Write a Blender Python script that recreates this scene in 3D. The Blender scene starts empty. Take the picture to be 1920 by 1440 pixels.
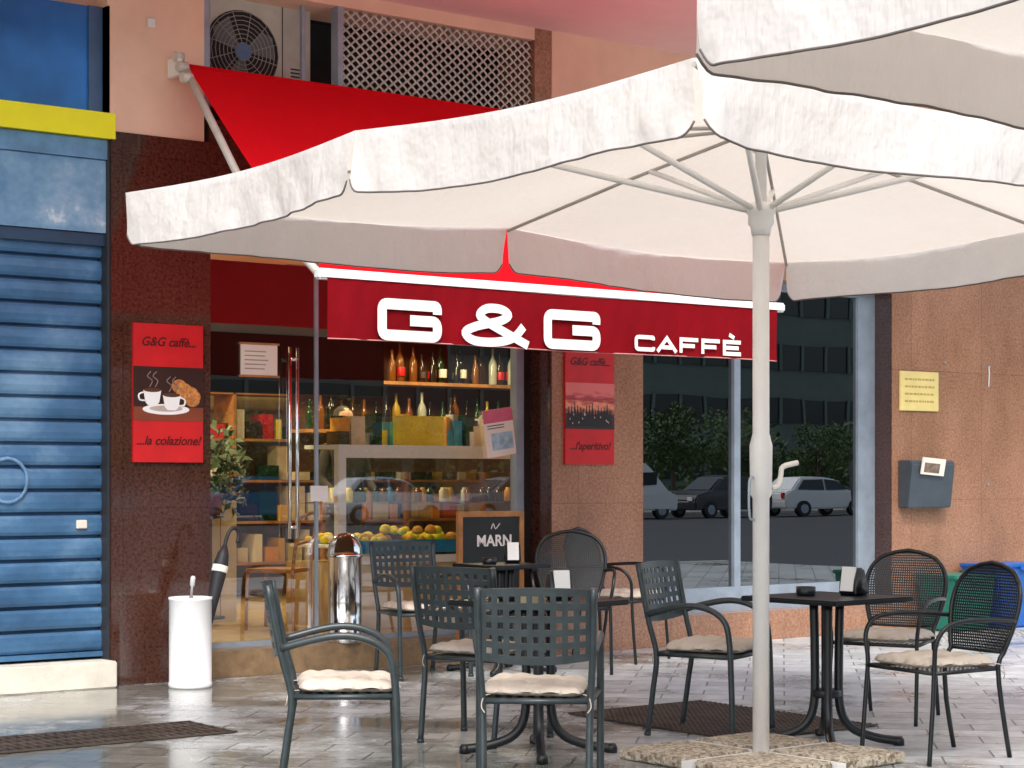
import bpy, bmesh, math, random
from mathutils import Vector, Matrix
random.seed(7)
R=math.radians
scene=bpy.context.scene
COL=scene.collection

# ------------------------------------------------------------ materials
def newmat(name):
    m=bpy.data.materials.new(name); m.use_nodes=True
    nt=m.node_tree; b=nt.nodes['Principled BSDF']
    return m,nt,b
def N(nt,t,**kw):
    n=nt.nodes.new(t)
    for k,v in kw.items(): setattr(n,k,v)
    return n
def coords(nt,scale=1.0,kind='Object'):
    tc=N(nt,'ShaderNodeTexCoord'); mp=N(nt,'ShaderNodeMapping')
    nt.links.new(tc.outputs[kind],mp.inputs[0])
    s=scale if isinstance(scale,(tuple,list)) else (scale,)*3
    mp.inputs['Scale'].default_value=s
    return mp.outputs[0]
def noise(nt,vec,scale,detail=4,rough=.6):
    n=N(nt,'ShaderNodeTexNoise'); n.inputs['Scale'].default_value=scale
    n.inputs['Detail'].default_value=detail; n.inputs['Roughness'].default_value=rough
    nt.links.new(vec,n.inputs['Vector']); return n.outputs['Fac']
def ramp(nt,fac,stops):
    r=N(nt,'ShaderNodeValToRGB'); e=r.color_ramp.elements
    while len(e)<len(stops): e.new(.5)
    for i,(p,c) in enumerate(stops):
        e[i].position=p; e[i].color=(c[0],c[1],c[2],1) if isinstance(c,(tuple,list)) else (c,c,c,1)
    nt.links.new(fac,r.inputs[0]); return r.outputs[0]
def bump(nt,b,h,strength=.2,dist=.01):
    n=N(nt,'ShaderNodeBump'); n.inputs['Strength'].default_value=strength; n.inputs['Distance'].default_value=dist
    nt.links.new(h,n.inputs['Height']); nt.links.new(n.outputs[0],b.inputs['Normal'])
def simple(name,c,rough=.5,metal=0,var=.15,scale=6,bmp=0,c2=None,emit=0):
    m,nt,b=newmat(name)
    v=coords(nt); f=noise(nt,v,scale)
    c2=c2 or tuple(min(1,x*(1+var)) for x in c); c1=tuple(x*(1-var) for x in c)
    nt.links.new(ramp(nt,f,[(.3,c1),(.7,c2)]),b.inputs['Base Color'])
    b.inputs['Roughness'].default_value=rough; b.inputs['Metallic'].default_value=metal
    if bmp: bump(nt,b,noise(nt,v,scale*8),bmp)
    return m

def marble(name,ca,cb,rough=.22,wear=(.62,1.2),streak=.0):
    m,nt,b=newmat(name)
    v=coords(nt)
    f=noise(nt,v,48,9,.8)
    f2=noise(nt,coords(nt,(1,1,.55)),2.0,8,.68)
    col=ramp(nt,f,[(.40,ca),(.60,cb)])
    mx=N(nt,'ShaderNodeMix',data_type='RGBA',blend_type='MULTIPLY'); mx.inputs[0].default_value=.85
    nt.links.new(col,mx.inputs['A']); nt.links.new(ramp(nt,f2,[(.32,wear[0]),(.68,wear[1])]),mx.inputs['B'])
    sep=N(nt,'ShaderNodeSeparateXYZ'); cmb=N(nt,'ShaderNodeCombineXYZ')
    nt.links.new(v,sep.inputs[0]); nt.links.new(sep.outputs[0],cmb.inputs[0]); nt.links.new(sep.outputs[2],cmb.inputs[1])
    br=N(nt,'ShaderNodeTexBrick'); br.offset=0; br.inputs['Scale'].default_value=1
    br.inputs['Brick Width'].default_value=.95; br.inputs['Row Height'].default_value=1.15
    br.inputs['Mortar Size'].default_value=.0022; br.inputs['Color1'].default_value=(1,1,1,1); br.inputs['Color2'].default_value=(.88,.88,.88,1)
    br.inputs['Mortar'].default_value=(.6,.55,.5,1)
    nt.links.new(cmb.outputs[0],br.inputs[0])
    m2=N(nt,'ShaderNodeMix',data_type='RGBA',blend_type='MULTIPLY'); m2.inputs[0].default_value=1
    nt.links.new(mx.outputs['Result'],m2.inputs['A']); nt.links.new(br.outputs[0],m2.inputs['B'])
    nt.links.new(m2.outputs['Result'],b.inputs['Base Color'])
    nt.links.new(ramp(nt,f2,[(.3,rough*.5),(.75,rough*1.6)]),b.inputs['Roughness'])
    b.inputs['Specular IOR Level'].default_value=.8
    return m

marble_shaded=marble('granite_brown_shaded',(.040,.014,.009),(.115,.046,.030),.08)  # shaded copy of the granite: dim reflected surroundings are put into the colour
marble_lit=marble('granite_brown_lit',(.29,.13,.068),(.52,.28,.17),.18,(.72,1.15))  # lit copy of the same granite: sky reflection and haze painted into the colour
stucco=simple('stucco_peach',(.90,.59,.42),.85,bmp=.15,var=.06,scale=3)
soffit_m=simple('soffit_pink',(.84,.57,.54),.85,var=.05,scale=2)
concrete=simple('concrete',(.42,.40,.37),.85,bmp=.2)
black=simple('matte_black',(.012,.012,.013),.5)
deadblack=simple('black_cloth',(.006,.005,.005),1.0)
darkin=simple('dark_interior',(.02,.015,.012),.6)
darkmetal=simple('chair_paint_anthracite',(.028,.039,.042),.36,var=.25,scale=20)
blackmetal=simple('black_painted_metal',(.008,.010,.012),.36,var=.2,scale=20)
alu=simple('grey_blue_aluminium',(.36,.43,.50),.35,metal=.3)
white_m=simple('white_paint',(.82,.81,.79),.35,var=.03)
chrome=simple('chrome',(.75,.75,.75),.10,metal=1,var=.03)
cream=simple('cream_lettering',(.88,.83,.77),.6,var=.03)
wood=simple('orange_wood',(.45,.2,.06),.45,var=.3,scale=8)
yellow_m=simple('yellow_paint',(1.0,.88,.0),.45,var=.04)
def fabric(name,c,transl=.35,rough=.8,var=.05,tc=None,wr=.2):
    m,nt,b=newmat(name)
    v=coords(nt); f=noise(nt,v,2.0,7,.65)
    nt.links.new(ramp(nt,f,[(.3,tuple(x*(1-var) for x in c)),(.7,tuple(min(1,x*(1+var)) for x in c))]),b.inputs['Base Color'])
    b.inputs['Roughness'].default_value=rough; b.inputs['Specular IOR Level'].default_value=.12
    tr=N(nt,'ShaderNodeBsdfTranslucent'); tr.inputs[0].default_value=(*(tc or c),1)
    mx=N(nt,'ShaderNodeMixShader'); mx.inputs[0].default_value=transl
    nt.links.new(b.outputs[0],mx.inputs[1]); nt.links.new(tr.outputs[0],mx.inputs[2])
    nt.links.new(mx.outputs[0],nt.nodes['Material Output'].inputs[0])
    ad=N(nt,'ShaderNodeMath',operation='ADD'); nt.links.new(noise(nt,coords(nt,(1,1,1)),6,3),ad.inputs[0])
    mu=N(nt,'ShaderNodeMath',operation='MULTIPLY'); mu.inputs[1].default_value=.4; nt.links.new(noise(nt,coords(nt,(1,1,.25)),22,3),mu.inputs[0]); nt.links.new(mu.outputs[0],ad.inputs[1])
    bump(nt,b,ad.outputs[0],wr,.04)
    return m
canvas=fabric('canvas_offwhite',(.80,.78,.765),.40,tc=(.90,.82,.70),wr=.5,var=.05)
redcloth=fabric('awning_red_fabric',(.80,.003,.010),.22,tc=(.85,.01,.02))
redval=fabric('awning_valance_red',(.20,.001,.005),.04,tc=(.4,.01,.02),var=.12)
cushion_m=fabric('cushion_beige',(.56,.48,.40),.0,var=.14)
piping=simple('piping_grey',(.13,.11,.10),.8)

def glass(name,base,tint,power=4.0):
    m=bpy.data.materials.new(name); m.use_nodes=True; nt=m.node_tree; nt.nodes.clear()
    out=N(nt,'ShaderNodeOutputMaterial'); lw=N(nt,'ShaderNodeLayerWeight'); lw.inputs[0].default_value=.5
    pw=N(nt,'ShaderNodeMath',operation='POWER'); pw.inputs[1].default_value=power; nt.links.new(lw.outputs['Facing'],pw.inputs[0])
    mr=N(nt,'ShaderNodeMapRange'); mr.inputs['To Min'].default_value=base; mr.inputs['To Max'].default_value=1; nt.links.new(pw.outputs[0],mr.inputs[0])
    t=N(nt,'ShaderNodeBsdfTransparent'); t.inputs[0].default_value=(*tint,1)
    g=N(nt,'ShaderNodeBsdfGlossy'); g.inputs['Roughness'].default_value=0; g.inputs[0].default_value=(.93,.98,1,1)
    bp=N(nt,'ShaderNodeBump'); bp.inputs['Strength'].default_value=.02; bp.inputs['Distance'].default_value=.05
    nt.links.new(noise(nt,coords(nt),.9,1),bp.inputs['Height']); nt.links.new(bp.outputs[0],g.inputs['Normal'])
    mx=N(nt,'ShaderNodeMixShader')
    nt.links.new(mr.outputs[0],mx.inputs[0]); nt.links.new(t.outputs[0],mx.inputs[1]); nt.links.new(g.outputs[0],mx.inputs[2])
    nt.links.new(mx.outputs[0],out.inputs[0]); return m
glass_door=glass('door_glass',.16,(.95,.97,.95),5)
glass_win=glass('tinted_window_glass',.21,(.12,.14,.14))
glass_case=glass('display_glass',.10,(.96,.97,.97))

# ------------------------------------------------------------ mesh helpers
def group(name,loc=(0,0,0),rz=0,sc=1):
    e=bpy.data.objects.new(name,None); e.empty_display_size=.2
    e.location=loc; e.rotation_euler=(0,0,rz); e.scale=(sc,)*3
    COL.objects.link(e); return e
def obj(name,me,mat=None,parent=None,smooth=False):
    o=bpy.data.objects.new(name,me); COL.objects.link(o)
    if mat is not None and len(me.materials)==0: me.materials.append(mat)
    if smooth:
        for p in me.polygons: p.use_smooth=True
    if parent: o.parent=parent
    return o
def bm_box(bm,x0,x1,y0,y1,z0,z1,mi=0):
    vs=[bm.verts.new((x,y,z)) for z in (z0,z1) for y in (y0,y1) for x in (x0,x1)]
    for f in ((0,2,3,1),(4,5,7,6),(0,1,5,4),(2,6,7,3),(0,4,6,2),(1,3,7,5)):
        fc=bm.faces.new([vs[i] for i in f]); fc.material_index=mi
def tomesh(bm,name):
    bmesh.ops.recalc_face_normals(bm,faces=bm.faces)
    me=bpy.data.meshes.new(name); bm.to_mesh(me); bm.free(); return me
def box(name,x0,x1,y0,y1,z0,z1,mat,parent=None,bevel=0):
    bm=bmesh.new(); bm_box(bm,x0,x1,y0,y1,z0,z1)
    if bevel: bmesh.ops.bevel(bm,geom=bm.edges[:],offset=bevel,segments=2,affect='EDGES')
    return obj(name,tomesh(bm,name),mat,parent)
def pane(name,x0,x1,y,z0,z1,mat,parent=None):
    bm=bmesh.new(); bm.faces.new([bm.verts.new(p) for p in ((x0,y,z0),(x1,y,z0),(x1,y,z1),(x0,y,z1))])
    me=bpy.data.meshes.new(name); bm.to_mesh(me); bm.free(); return obj(name,me,mat,parent)
def boxes(name,lst,mat,parent=None):
    bm=bmesh.new()
    for b in lst: bm_box(bm,*b)
    return obj(name,tomesh(bm,name),mat,parent)
def catmull(pts,n=6,closed=False):
    P=[Vector(p) for p in pts]; out=[]; L=len(P)
    rng=range(L) if closed else range(L-1)
    for i in rng:
        if closed: p0,p1,p2,p3=P[(i-1)%L],P[i],P[(i+1)%L],P[(i+2)%L]
        else: p0,p1,p2,p3=P[max(i-1,0)],P[i],P[i+1],P[min(i+2,L-1)]
        for k in range(n):
            t=k/n
            out.append(.5*((2*p1)+(-p0+p2)*t+(2*p0-5*p1+4*p2-p3)*t*t+(-p0+3*p1-3*p2+p3)*t**3))
    if not closed: out.append(P[-1])
    return out
def tube(bm,pts,r,seg=8,smooth=0,closed=False,mi=0):
    P=catmull(pts,smooth,closed) if smooth else [Vector(p) for p in pts]
    L=len(P); rings=[]; nrm=None
    for i,p in enumerate(P):
        if closed: d=P[(i+1)%L]-P[i-1]
        else: d=P[min(i+1,L-1)]-P[max(i-1,0)]
        d.normalize()
        if nrm is None:
            nrm=d.orthogonal().normalized()
        else:
            nrm=(nrm-d*nrm.dot(d))
            if nrm.length<1e-5: nrm=d.orthogonal()
            nrm.normalize()
        bn=d.cross(nrm)
        rr=r[i*len(r)//L] if isinstance(r,(list,tuple)) else r
        rings.append([bm.verts.new(p+rr*(math.cos(2*math.pi*k/seg)*nrm+math.sin(2*math.pi*k/seg)*bn)) for k in range(seg)])
    for i in range(L if closed else L-1):
        a,b=rings[i],rings[(i+1)%L]
        off=0
        if closed and i==L-1:
            off=min(range(seg),key=lambda o:sum((a[k].co-b[(k+o)%seg].co).length for k in range(seg)))
        for k in range(seg):
            f=bm.faces.new((a[k],a[(k+1)%seg],b[(k+1+off)%seg],b[(k+off)%seg])); f.smooth=True; f.material_index=mi
    if not closed:
        bm.faces.new(rings[0][::-1]).material_index=mi; bm.faces.new(rings[-1]).material_index=mi
def tubes(name,lst,r,mat,parent=None,smooth=0,seg=8):
    bm=bmesh.new()
    for p in lst: tube(bm,p,r,seg,smooth)
    return obj(name,tomesh(bm,name),mat,parent)
def lathe(name,prof,mat,parent=None,seg=32,loc=(0,0,0)):
    bm=bmesh.new(); rings=[]
    for (r,z) in prof:
        rings.append([bm.verts.new((loc[0]+max(r,1e-4)*math.cos(2*math.pi*k/seg),loc[1]+max(r,1e-4)*math.sin(2*math.pi*k/seg),loc[2]+z)) for k in range(seg)])
    for a,b in zip(rings,rings[1:]):
        for k in range(seg):
            f=bm.faces.new((a[k],a[(k+1)%seg],b[(k+1)%seg],b[k])); f.smooth=True
    bm.faces.new(rings[0][::-1]); bm.faces.new(rings[-1])
    return obj(name,tomesh(bm,name),mat,parent)
def flatpoly(name,pts,y,mat,parent=None):
    bm=bmesh.new(); bm.faces.new([bm.verts.new((p[0],y,p[1])) for p in pts])
    return obj(name,tomesh(bm,name),mat,parent)
def ell(cx,cz,rx,rz,n=28,a0=0,a1=2*math.pi):
    full=abs(a1-a0-2*math.pi)<1e-6
    m=n if full else n-1
    return [(cx+rx*math.cos(a0+(a1-a0)*k/m),cz+rz*math.sin(a0+(a1-a0)*k/m)) for k in range(n)]
def text(name,s,x,y,z,size,mat,parent=None,shear=0,sx=1,rx=90,rz=0,align='CENTER',bold=0):
    cu=bpy.data.curves.new(name,'FONT'); cu.body=s; cu.size=size; cu.shear=shear; cu.align_x=align; cu.align_y='CENTER'
    cu.offset=bold; cu.extrude=.0006; cu.materials.append(mat)
    o=bpy.data.objects.new(name,cu); COL.objects.link(o)
    o.location=(x,y,z); o.rotation_euler=(R(rx),0,R(rz)); o.scale=(sx,1,1)
    if parent: o.parent=parent
    return o

# ------------------------------------------------------------ ground
def pavement_mat():
    m,nt,b=newmat('stone_pavers')
    v=coords(nt)
    br=N(nt,'ShaderNodeTexBrick'); br.inputs['Scale'].default_value=1; br.offset=.5
    br.inputs['Brick Width'].default_value=.5; br.inputs['Row Height'].default_value=.25; br.inputs['Mortar Size'].default_value=.006
    br.inputs['Mortar Smooth'].default_value=.3
    br.inputs['Color1'].default_value=(.48,.50,.50,1); br.inputs['Color2'].default_value=(.66,.68,.68,1); br.inputs['Mortar'].default_value=(.15,.155,.155,1)
    mp=N(nt,'ShaderNodeMapping'); mp.inputs['Rotation'].default_value=(0,0,R(45)); nt.links.new(v,mp.inputs[0]); nt.links.new(mp.outputs[0],br.inputs[0])
    n1=noise(nt,v,.75,8,.68); n2=noise(nt,v,9,7,.75)
    sep=N(nt,'ShaderNodeSeparateXYZ'); nt.links.new(v,sep.inputs[0])
    mr=N(nt,'ShaderNodeMapRange'); mr.inputs['From Min'].default_value=2.8; mr.inputs['From Max'].default_value=-1.2
    mr.inputs['To Min'].default_value=-.07; mr.inputs['To Max'].default_value=.13
    nt.links.new(sep.outputs[0],mr.inputs[0])
    ad=N(nt,'ShaderNodeMath',operation='ADD'); nt.links.new(n1,ad.inputs[0]); nt.links.new(mr.outputs[0],ad.inputs[1])
    wet=ramp(nt,ad.outputs[0],[(.44,0.0),(.62,1.0)])
    mx=N(nt,'ShaderNodeMix',data_type='RGBA',blend_type='MULTIPLY'); mx.inputs[0].default_value=.85
    nt.links.new(br.outputs[0],mx.inputs['A']); nt.links.new(ramp(nt,n2,[(.3,.55),(.7,1.15)]),mx.inputs['B'])
    m2=N(nt,'ShaderNodeMix',data_type='RGBA',blend_type='MULTIPLY'); nt.links.new(wet,m2.inputs[0])
    nt.links.new(mx.outputs['Result'],m2.inputs['A']); m2.inputs['B'].default_value=(.36,.35,.31,1)
    nt.links.new(m2.outputs['Result'],b.inputs['Base Color'])
    rr=N(nt,'ShaderNodeMath',operation='MULTIPLY_ADD'); rr.inputs[1].default_value=.16
    nt.links.new(n2,rr.inputs[0]); nt.links.new(ramp(nt,wet,[(0,.30),(1,.02)]),rr.inputs[2]); nt.links.new(rr.outputs[0],b.inputs['Roughness'])
    bump(nt,b,br.outputs['Fac'],-.35,.004)
    return m
pavers=pavement_mat()
asphalt=simple('asphalt',(.05,.052,.055),.6,var=.3,scale=20,bmp=.3)
box('ground',-260,300,-260,200,-.5,-.12,asphalt)
box('pavement',-12,16,-10.6,.0,-.118,0,pavers)
box('kerb',-12,16,-10.9,-10.603,-.118,.004,concrete)
box('far_pavement',-30,140,-70,-44,-.118,.0,concrete)

def grate(name,x0,x1,y0,y1,nx,ny,t=.008):
    g=group(name)
    box('pit',x0,x1,y0,y1,.0,.004,black,g)
    L=[]
    for i in range(nx+1):
        x=x0+(x1-x0)*i/nx; L.append((x-t/2,x+t/2,y0,y1,.004,.012))
    gm=simple(name+'_steel',(.09,.065,.05),.5,metal=.3,var=.4)
    boxes('bars',L,gm,g)
    L=[]
    for i in range(ny+1):
        y=y0+(y1-y0)*i/ny; L.append((x0-.01,x1+.01,y-t/2,y+t/2,.005,.014))
    boxes('cross_bars',L,gm,g)
grate('drain_grate',-4.2,-.55,-2.5,-1.98,70,4,.012)
grate('drain_grate',1.35,2.35,-4.35,-2.95,30,32,.013)
boxes('tactile_strip',[(6.0+i*.07,6.03+i*.07,-1.0+j*.07,-.97+j*.07,.0,.01) for i in range(30) for j in range(7)],concrete)
bm=bmesh.new()
for _ in range(90):
    x=random.uniform(-3,6); y=random.uniform(-7,-.2); a=random.random()*6.3; s=random.uniform(.008,.02)
    bm.faces.new([bm.verts.new((x+s*math.cos(a+q)*(1 if k%2 else .5),y+s*math.sin(a+q)*(1 if k%2 else .5),.006+.003*(k%2))) for k,q in enumerate((0,1.57,3.14,4.71))])
obj('fallen_leaves',tomesh(bm,'lv'),simple('dead_leaf',(.16,.10,.04),.8,var=.5,scale=3))

# ------------------------------------------------------------ building
B=group('cafe_building')
D=.25
box('pillar_left',-.08,.637,0,.5,0,3.59,marble_shaded,B)
box('stucco_left',-.10,.60,.02,.5,3.59,4.75,stucco,B)
box('pillar_middle',3.542,4.456,0,.5,0,3.59,marble_lit,B)
box('jamb_dark',3.530,3.5415,.004,.5,0.18,3.3,marble_shaded,B)
box('wall_right',7.345,14,0,.5,0,3.59,marble_lit,B)
box('window_jamb_dark',7.333,7.3445,.004,.5,.24,3.0,marble_shaded,B)
box('stucco_right',3.56,14,.02,.5,3.59,4.75,stucco,B)
box('grille_reveal',3.40,3.558,.03,.5,3.75,4.75,marble_lit,B)
box('spandrel_over_door',.637,3.542,.01,.5,3.3,3.75,marble_shaded,B)
box('window_header',4.456,7.345,.002,.5,3.0,3.59,marble_lit,B)
box('window_sill_wall',4.456,7.345,.003,.5,0,.24,marble_lit,B)
box('grille_header',.6,3.4,.03,.5,4.66,4.75,stucco,B)
box('left_wall',-12,-3.3,0,.5,0,4.75,marble_shaded,B)
box('bay_header',-3.3,-.1,.22,.5,4.4,4.75,stucco,B)
box('soffit',-12,14,-2.2,.5,4.75,5.05,soffit_m,B)
box('upper_storey',-12,14,0,.5,5.05,11,stucco,B)
box('balcony_parapet',-12,14,-2.2,-2.08,5.05,6.0,stucco,B)
for i in range(6):
    x=-10+i*4
    pane('upper_window',x,x+1.6,-.03,6.2,8.4,glass_win,B); box('upper_window_frame',x-.08,x+1.68,-.02,-.003,6.12,8.48,alu,B)
box('roof_slab',-12,14,.5,9,10.8,11,concrete,B)
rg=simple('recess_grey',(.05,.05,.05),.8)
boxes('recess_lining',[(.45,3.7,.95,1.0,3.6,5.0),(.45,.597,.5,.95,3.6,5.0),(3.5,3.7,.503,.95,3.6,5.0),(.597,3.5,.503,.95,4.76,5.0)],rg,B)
box('recess_floor',.6,3.5,.5,.95,3.70,3.749,concrete,B)
box('threshold',.637,3.53,.012,.6,0,.18,simple('threshold_stone',(.26,.17,.09),.3,var=.25,scale=14),B)
box('wall_cap',.18,.235,-.0,.018,4.30,4.36,white_m,B,.004)
boxes('wall_screws',[(8.02+a,8.035+a,-.02,0,2.38-b,2.395-b) for a,b in ((0,0),(.62,.02),(.0,1.0),(.6,1.1))],alu,B)
tubes('wall_cable',[[(8.64,-.012,2.37),(8.645,-.014,2.30),(8.638,-.012,2.18)]],.006,white_m,B,smooth=4)

def grille():
    bm=bmesh.new()
    x0,x1,z0,z1=1.70,3.39,3.85,4.66
    dx,dz=.080,.066
    nr=int((z1-z0)/(dz/2)); nc=int((x1-x0)/dx)
    for r in range(nr+1):
        z=z0+r*dz/2
        for c in range(nc+1):
            x=x0+c*dx+(dx/2 if r%2 else 0)
            if x>x1: continue
            o=[(x-dx/2,z),(x,z-dz/2),(x+dx/2,z),(x,z+dz/2)]
            k=.70
            i=[(x+(a-x)*k,z+(b-z)*k) for a,b in o]
            vo=[bm.verts.new((min(max(a,x0),x1+.02),.06+(.02 if j==1 else 0),min(max(b,z0),z1))) for j,(a,b) in enumerate(o)]
            vi=[bm.verts.new((min(max(a,x0),x1+.02),.06,min(max(b,z0),z1))) for a,b in i]
            for j in range(4):
                try: bm.faces.new((vo[j],vo[(j+1)%4],vi[(j+1)%4],vi[j]))
                except: pass
    return obj('expanded_metal_grille',tomesh(bm,'g'),simple('grille_beige',(.62,.60,.52),.5,metal=.1),B)
grille()
boxes('grille_frame',[(1.655,1.70,.03,.12,3.80,4.66),(1.70,3.40,.03,.10,3.80,3.85),(.6,.64,.03,.12,3.76,4.66)],alu,B)

ac=group('air_conditioner')
acm=simple('ac_casing',(.60,.58,.50),.5,var=.10)
box('casing',.74,1.60,.30,.70,3.90,4.70,acm,ac,.015)
bm=bmesh.new()
for k in range(1,10):
    rr=.031*k
    tube(bm,[(1.04+rr*math.cos(a*math.pi/12),.278,4.30+rr*math.sin(a*math.pi/12)) for a in range(24)],.003,5,closed=True)
for k in range(12):
    a=k*math.pi/6; tube(bm,[(1.04+.04*math.cos(a),.280,4.30+.04*math.sin(a)),(1.04+.28*math.cos(a+.3),.280,4.30+.28*math.sin(a+.3))],.003,5)
obj('fan_guard',tomesh(bm,'fg'),simple('guard_grey',(.34,.34,.32),.5),ac)
bm=bmesh.new()
for k in range(3):
    a=k*2.094; P=[(.05,a),(.26,a-.1),(.27,a+.5),(.22,a+.8),(.06,a+.9)]
    bm.faces.new([bm.verts.new((1.04+r_*math.cos(t),.289,4.30+r_*math.sin(t))) for r_,t in P])
obj('fan_blades',tomesh(bm,'fb'),simple('fan_grey',(.16,.17,.17),.5),ac)
flatpoly('fan_opening',ell(1.04,4.30,.29,.29),.296,black,ac)
flatpoly('fan_hub',ell(1.04,4.30,.06,.06),.272,simple('hub_blue',(.1,.2,.35),.4),ac)
boxes('panel_seam',[(1.36,1.366,.296,.3,3.92,4.68)],black,ac)
boxes('louvre_slots',[(1.43,1.55,.295,.2995,4.02+i*.026,4.03+i*.026) for i in range(9)],rg,ac)
boxes('recess_posts',[(1.44,1.47,.16,.19,3.76,4.66),(.70,.72,.16,.19,3.76,4.66)],alu,ac)

w=D-.03
win=group('shop_window')
pane('glass',4.50,7.12,w,.44,2.93,glass_win,win)
boxes('frame',[(4.456,4.50,w-.03,w+.05,.24,3.0),(7.12,7.333,w-.03,w+.05,.24,3.0),(4.50,7.12,w-.032,w+.05,.24,.44),(4.5,7.12,w-.03,w+.05,2.93,3.0),(5.62,5.69,w-.035,w+.05,.44,2.93)],alu,win)
box('back_panel',4.47,7.6,.55,.6,.0,3.2,black,win)

ent=group('entrance_glazing')
pane('glass_left',.64,1.60,D+.005,.22,3.28,glass_door,ent)
pane('glass_right',1.63,3.38,D+.012,.22,3.28,glass_door,ent)
boxes('frame',[(3.38,3.45,D-.02,D+.06,.18,3.3),(.637,3.38,D-.01,D+.03,.18,.215),(1.603,1.627,D-.004,D+.02,.22,3.28)],alu,ent)
box('side_panel',3.45,3.53,D,D+.05,.18,3.3,darkin,ent)
tubes('door_handle',[[(1.42,D-.06,.92),(1.42,D-.06,2.26)],[(1.42,D,1.0),(1.42,D-.06,1.0)],[(1.42,D,2.18),(1.42,D-.06,2.18)],[(1.36,D-.06,.92),(1.36,D-.06,2.26)],[(1.36,D-.06,1.0),(1.42,D-.06,1.0)],[(1.36,D-.06,2.18),(1.42,D-.06,2.18)]],.013,chrome,ent)
box('lock_plate',1.56,1.70,D-.012,D-.002,1.18,1.29,white_m,ent)
paper=simple('paper',(.85,.78,.66),.7,var=.04); ink=simple('ink',(.05,.04,.04),.6); redm=simple('poster_red',(.60,.012,.015),.4,var=.10)
hs=group('opening_hours_sign')
box('sheet',1.0,1.29,D-.008,D-.002,2.06,2.27,paper,hs)
boxes('frame',[(.985,1.305,D-.012,D-.0085,2.27,2.285),(.985,1.305,D-.012,D-.0085,2.045,2.06)],wood,hs)
boxes('print_lines',[(1.03,1.03+random.uniform(.15,.22),D-.0095,D-.0085,2.22-i*.03,2.228-i*.03) for i in range(5)],simple('faint_ink',(.4,.33,.27),.7),hs)
fl=group('promo_flyer',(3.22,D-.01,1.70)); fl.rotation_euler=(0,R(-8),0)
box('sheet',-.14,.14,-.004,0,-.19,.17,paper,fl)
box('pink_header',-.14,.14,-.006,-.0045,.07,.17,simple('flyer_pink',(.65,.12,.2),.5),fl)
box('photo_blue',-.08,.12,-.006,-.0045,-.14,-.01,simple('flyer_blue',(.35,.52,.60),.5,var=.4,scale=14),fl)
boxes('print',[(-.11,.05,-.0055,-.0045,.045-i*.02,.052-i*.02) for i in range(2)],ink,fl)

# interior
I=group('cafe_interior')
floor_in=simple('interior_floor',(.70,.52,.27),.22,var=.15,scale=3)
box('floor',.5,8,.6,5.6,0,.18,floor_in,I)
wallin=simple('interior_wall',(.34,.24,.10),.7,var=.55,scale=2.2)
box('back_wall',.4,8,5.5,5.6,.18,3.3,wallin,I)
box('left_wall',.4,.5,.6,5.5,.18,3.3,wallin,I)
box('right_wall',7.9,8,.9,5.5,.18,3.3,wallin,I)
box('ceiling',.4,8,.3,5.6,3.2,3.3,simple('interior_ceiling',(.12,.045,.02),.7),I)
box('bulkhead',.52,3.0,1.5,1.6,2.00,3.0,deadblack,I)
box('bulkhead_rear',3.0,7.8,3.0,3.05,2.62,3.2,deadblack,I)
lampm,nt,b=newmat('lamp_glow'); b.inputs['Emission Color'].default_value=(1,.72,.35,1); b.inputs['Emission Strength'].default_value=14
for i,(x,y) in enumerate(((1.0,.75),(1.05,1.25),(2.3,.8),(3.8,2.0),(5.0,2.6),(2.2,3.6))):
    bm=bmesh.new(); bm.faces.new([bm.verts.new((x+.05*math.cos(k*math.pi/8),y+.05*math.sin(k*math.pi/8),3.195)) for k in range(16)])
    obj('downlight',tomesh(bm,'dl'),lampm,I)
for (x,y,z,e) in ((1.5,2.1,2.9,130),(3.3,2.2,2.95,120),(4.8,2.5,2.9,60),(2.2,4.3,2.9,110)):
    L=bpy.data.lights.new('ceiling_spot','POINT'); L.energy=e; L.color=(1,.84,.48); L.shadow_soft_size=.12
    lo=bpy.data.objects.new('ceiling_spot',L); lo.location=(x,y,z); COL.objects.link(lo); lo.parent=I
shelf=group('bottle_shelf')
boxes('shelves',[(3.3,6.2,3.2,3.5,z,z+.03) for z in (1.75,2.2)],wood,shelf)
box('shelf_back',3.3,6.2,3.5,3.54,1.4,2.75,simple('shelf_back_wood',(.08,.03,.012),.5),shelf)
bmats=[simple('bottle_'+n,c,.12) for n,c in (('green',(.012,.04,.016)),('amber',(.18,.055,.008)),('dark',(.015,.010,.007)),('dark2',(.04,.016,.008)),('clear',(.42,.42,.36)),('gold',(.45,.28,.03)))]
for z in (1.78,2.23):
    x=3.38
    while x<6.15:
        s=random.uniform(.78,1.15)
        bmt=random.choice(bmats)
        lathe('bottle',[(.035*s,0),(.037*s,.02),(.037*s,.17*s),(.030*s,.20*s),(.013,.24*s),(.013,.31*s),(.016,.315*s)],bmt,shelf,10,(x,3.33+random.uniform(-.05,.04),z))
        if random.random()<.7: lathe('label',[(.0375*s,.05*s),(.038*s,.052*s),(.038*s,.12*s),(.0375*s,.122*s)],random.choice((paper,redm,ink)),shelf,10,(x,3.32,z))
        x+=random.uniform(.08,.15)
dc=group('display_counter')
whitec=simple('counter_white',(.90,.89,.87),.3,var=.03)
boxes('frame',[(2.26,2.33,1.0,1.06,.18,1.60),(2.33,4.3,1.0,1.06,1.50,1.60),(2.26,4.3,1.06,1.5,1.57,1.60),(2.33,4.3,1.0,1.05,.68,.74)],whitec,dc)
box('plinth',2.33,4.3,1.02,1.9,.18,.68,simple('counter_front',(.66,.48,.24),.4),dc)
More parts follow.
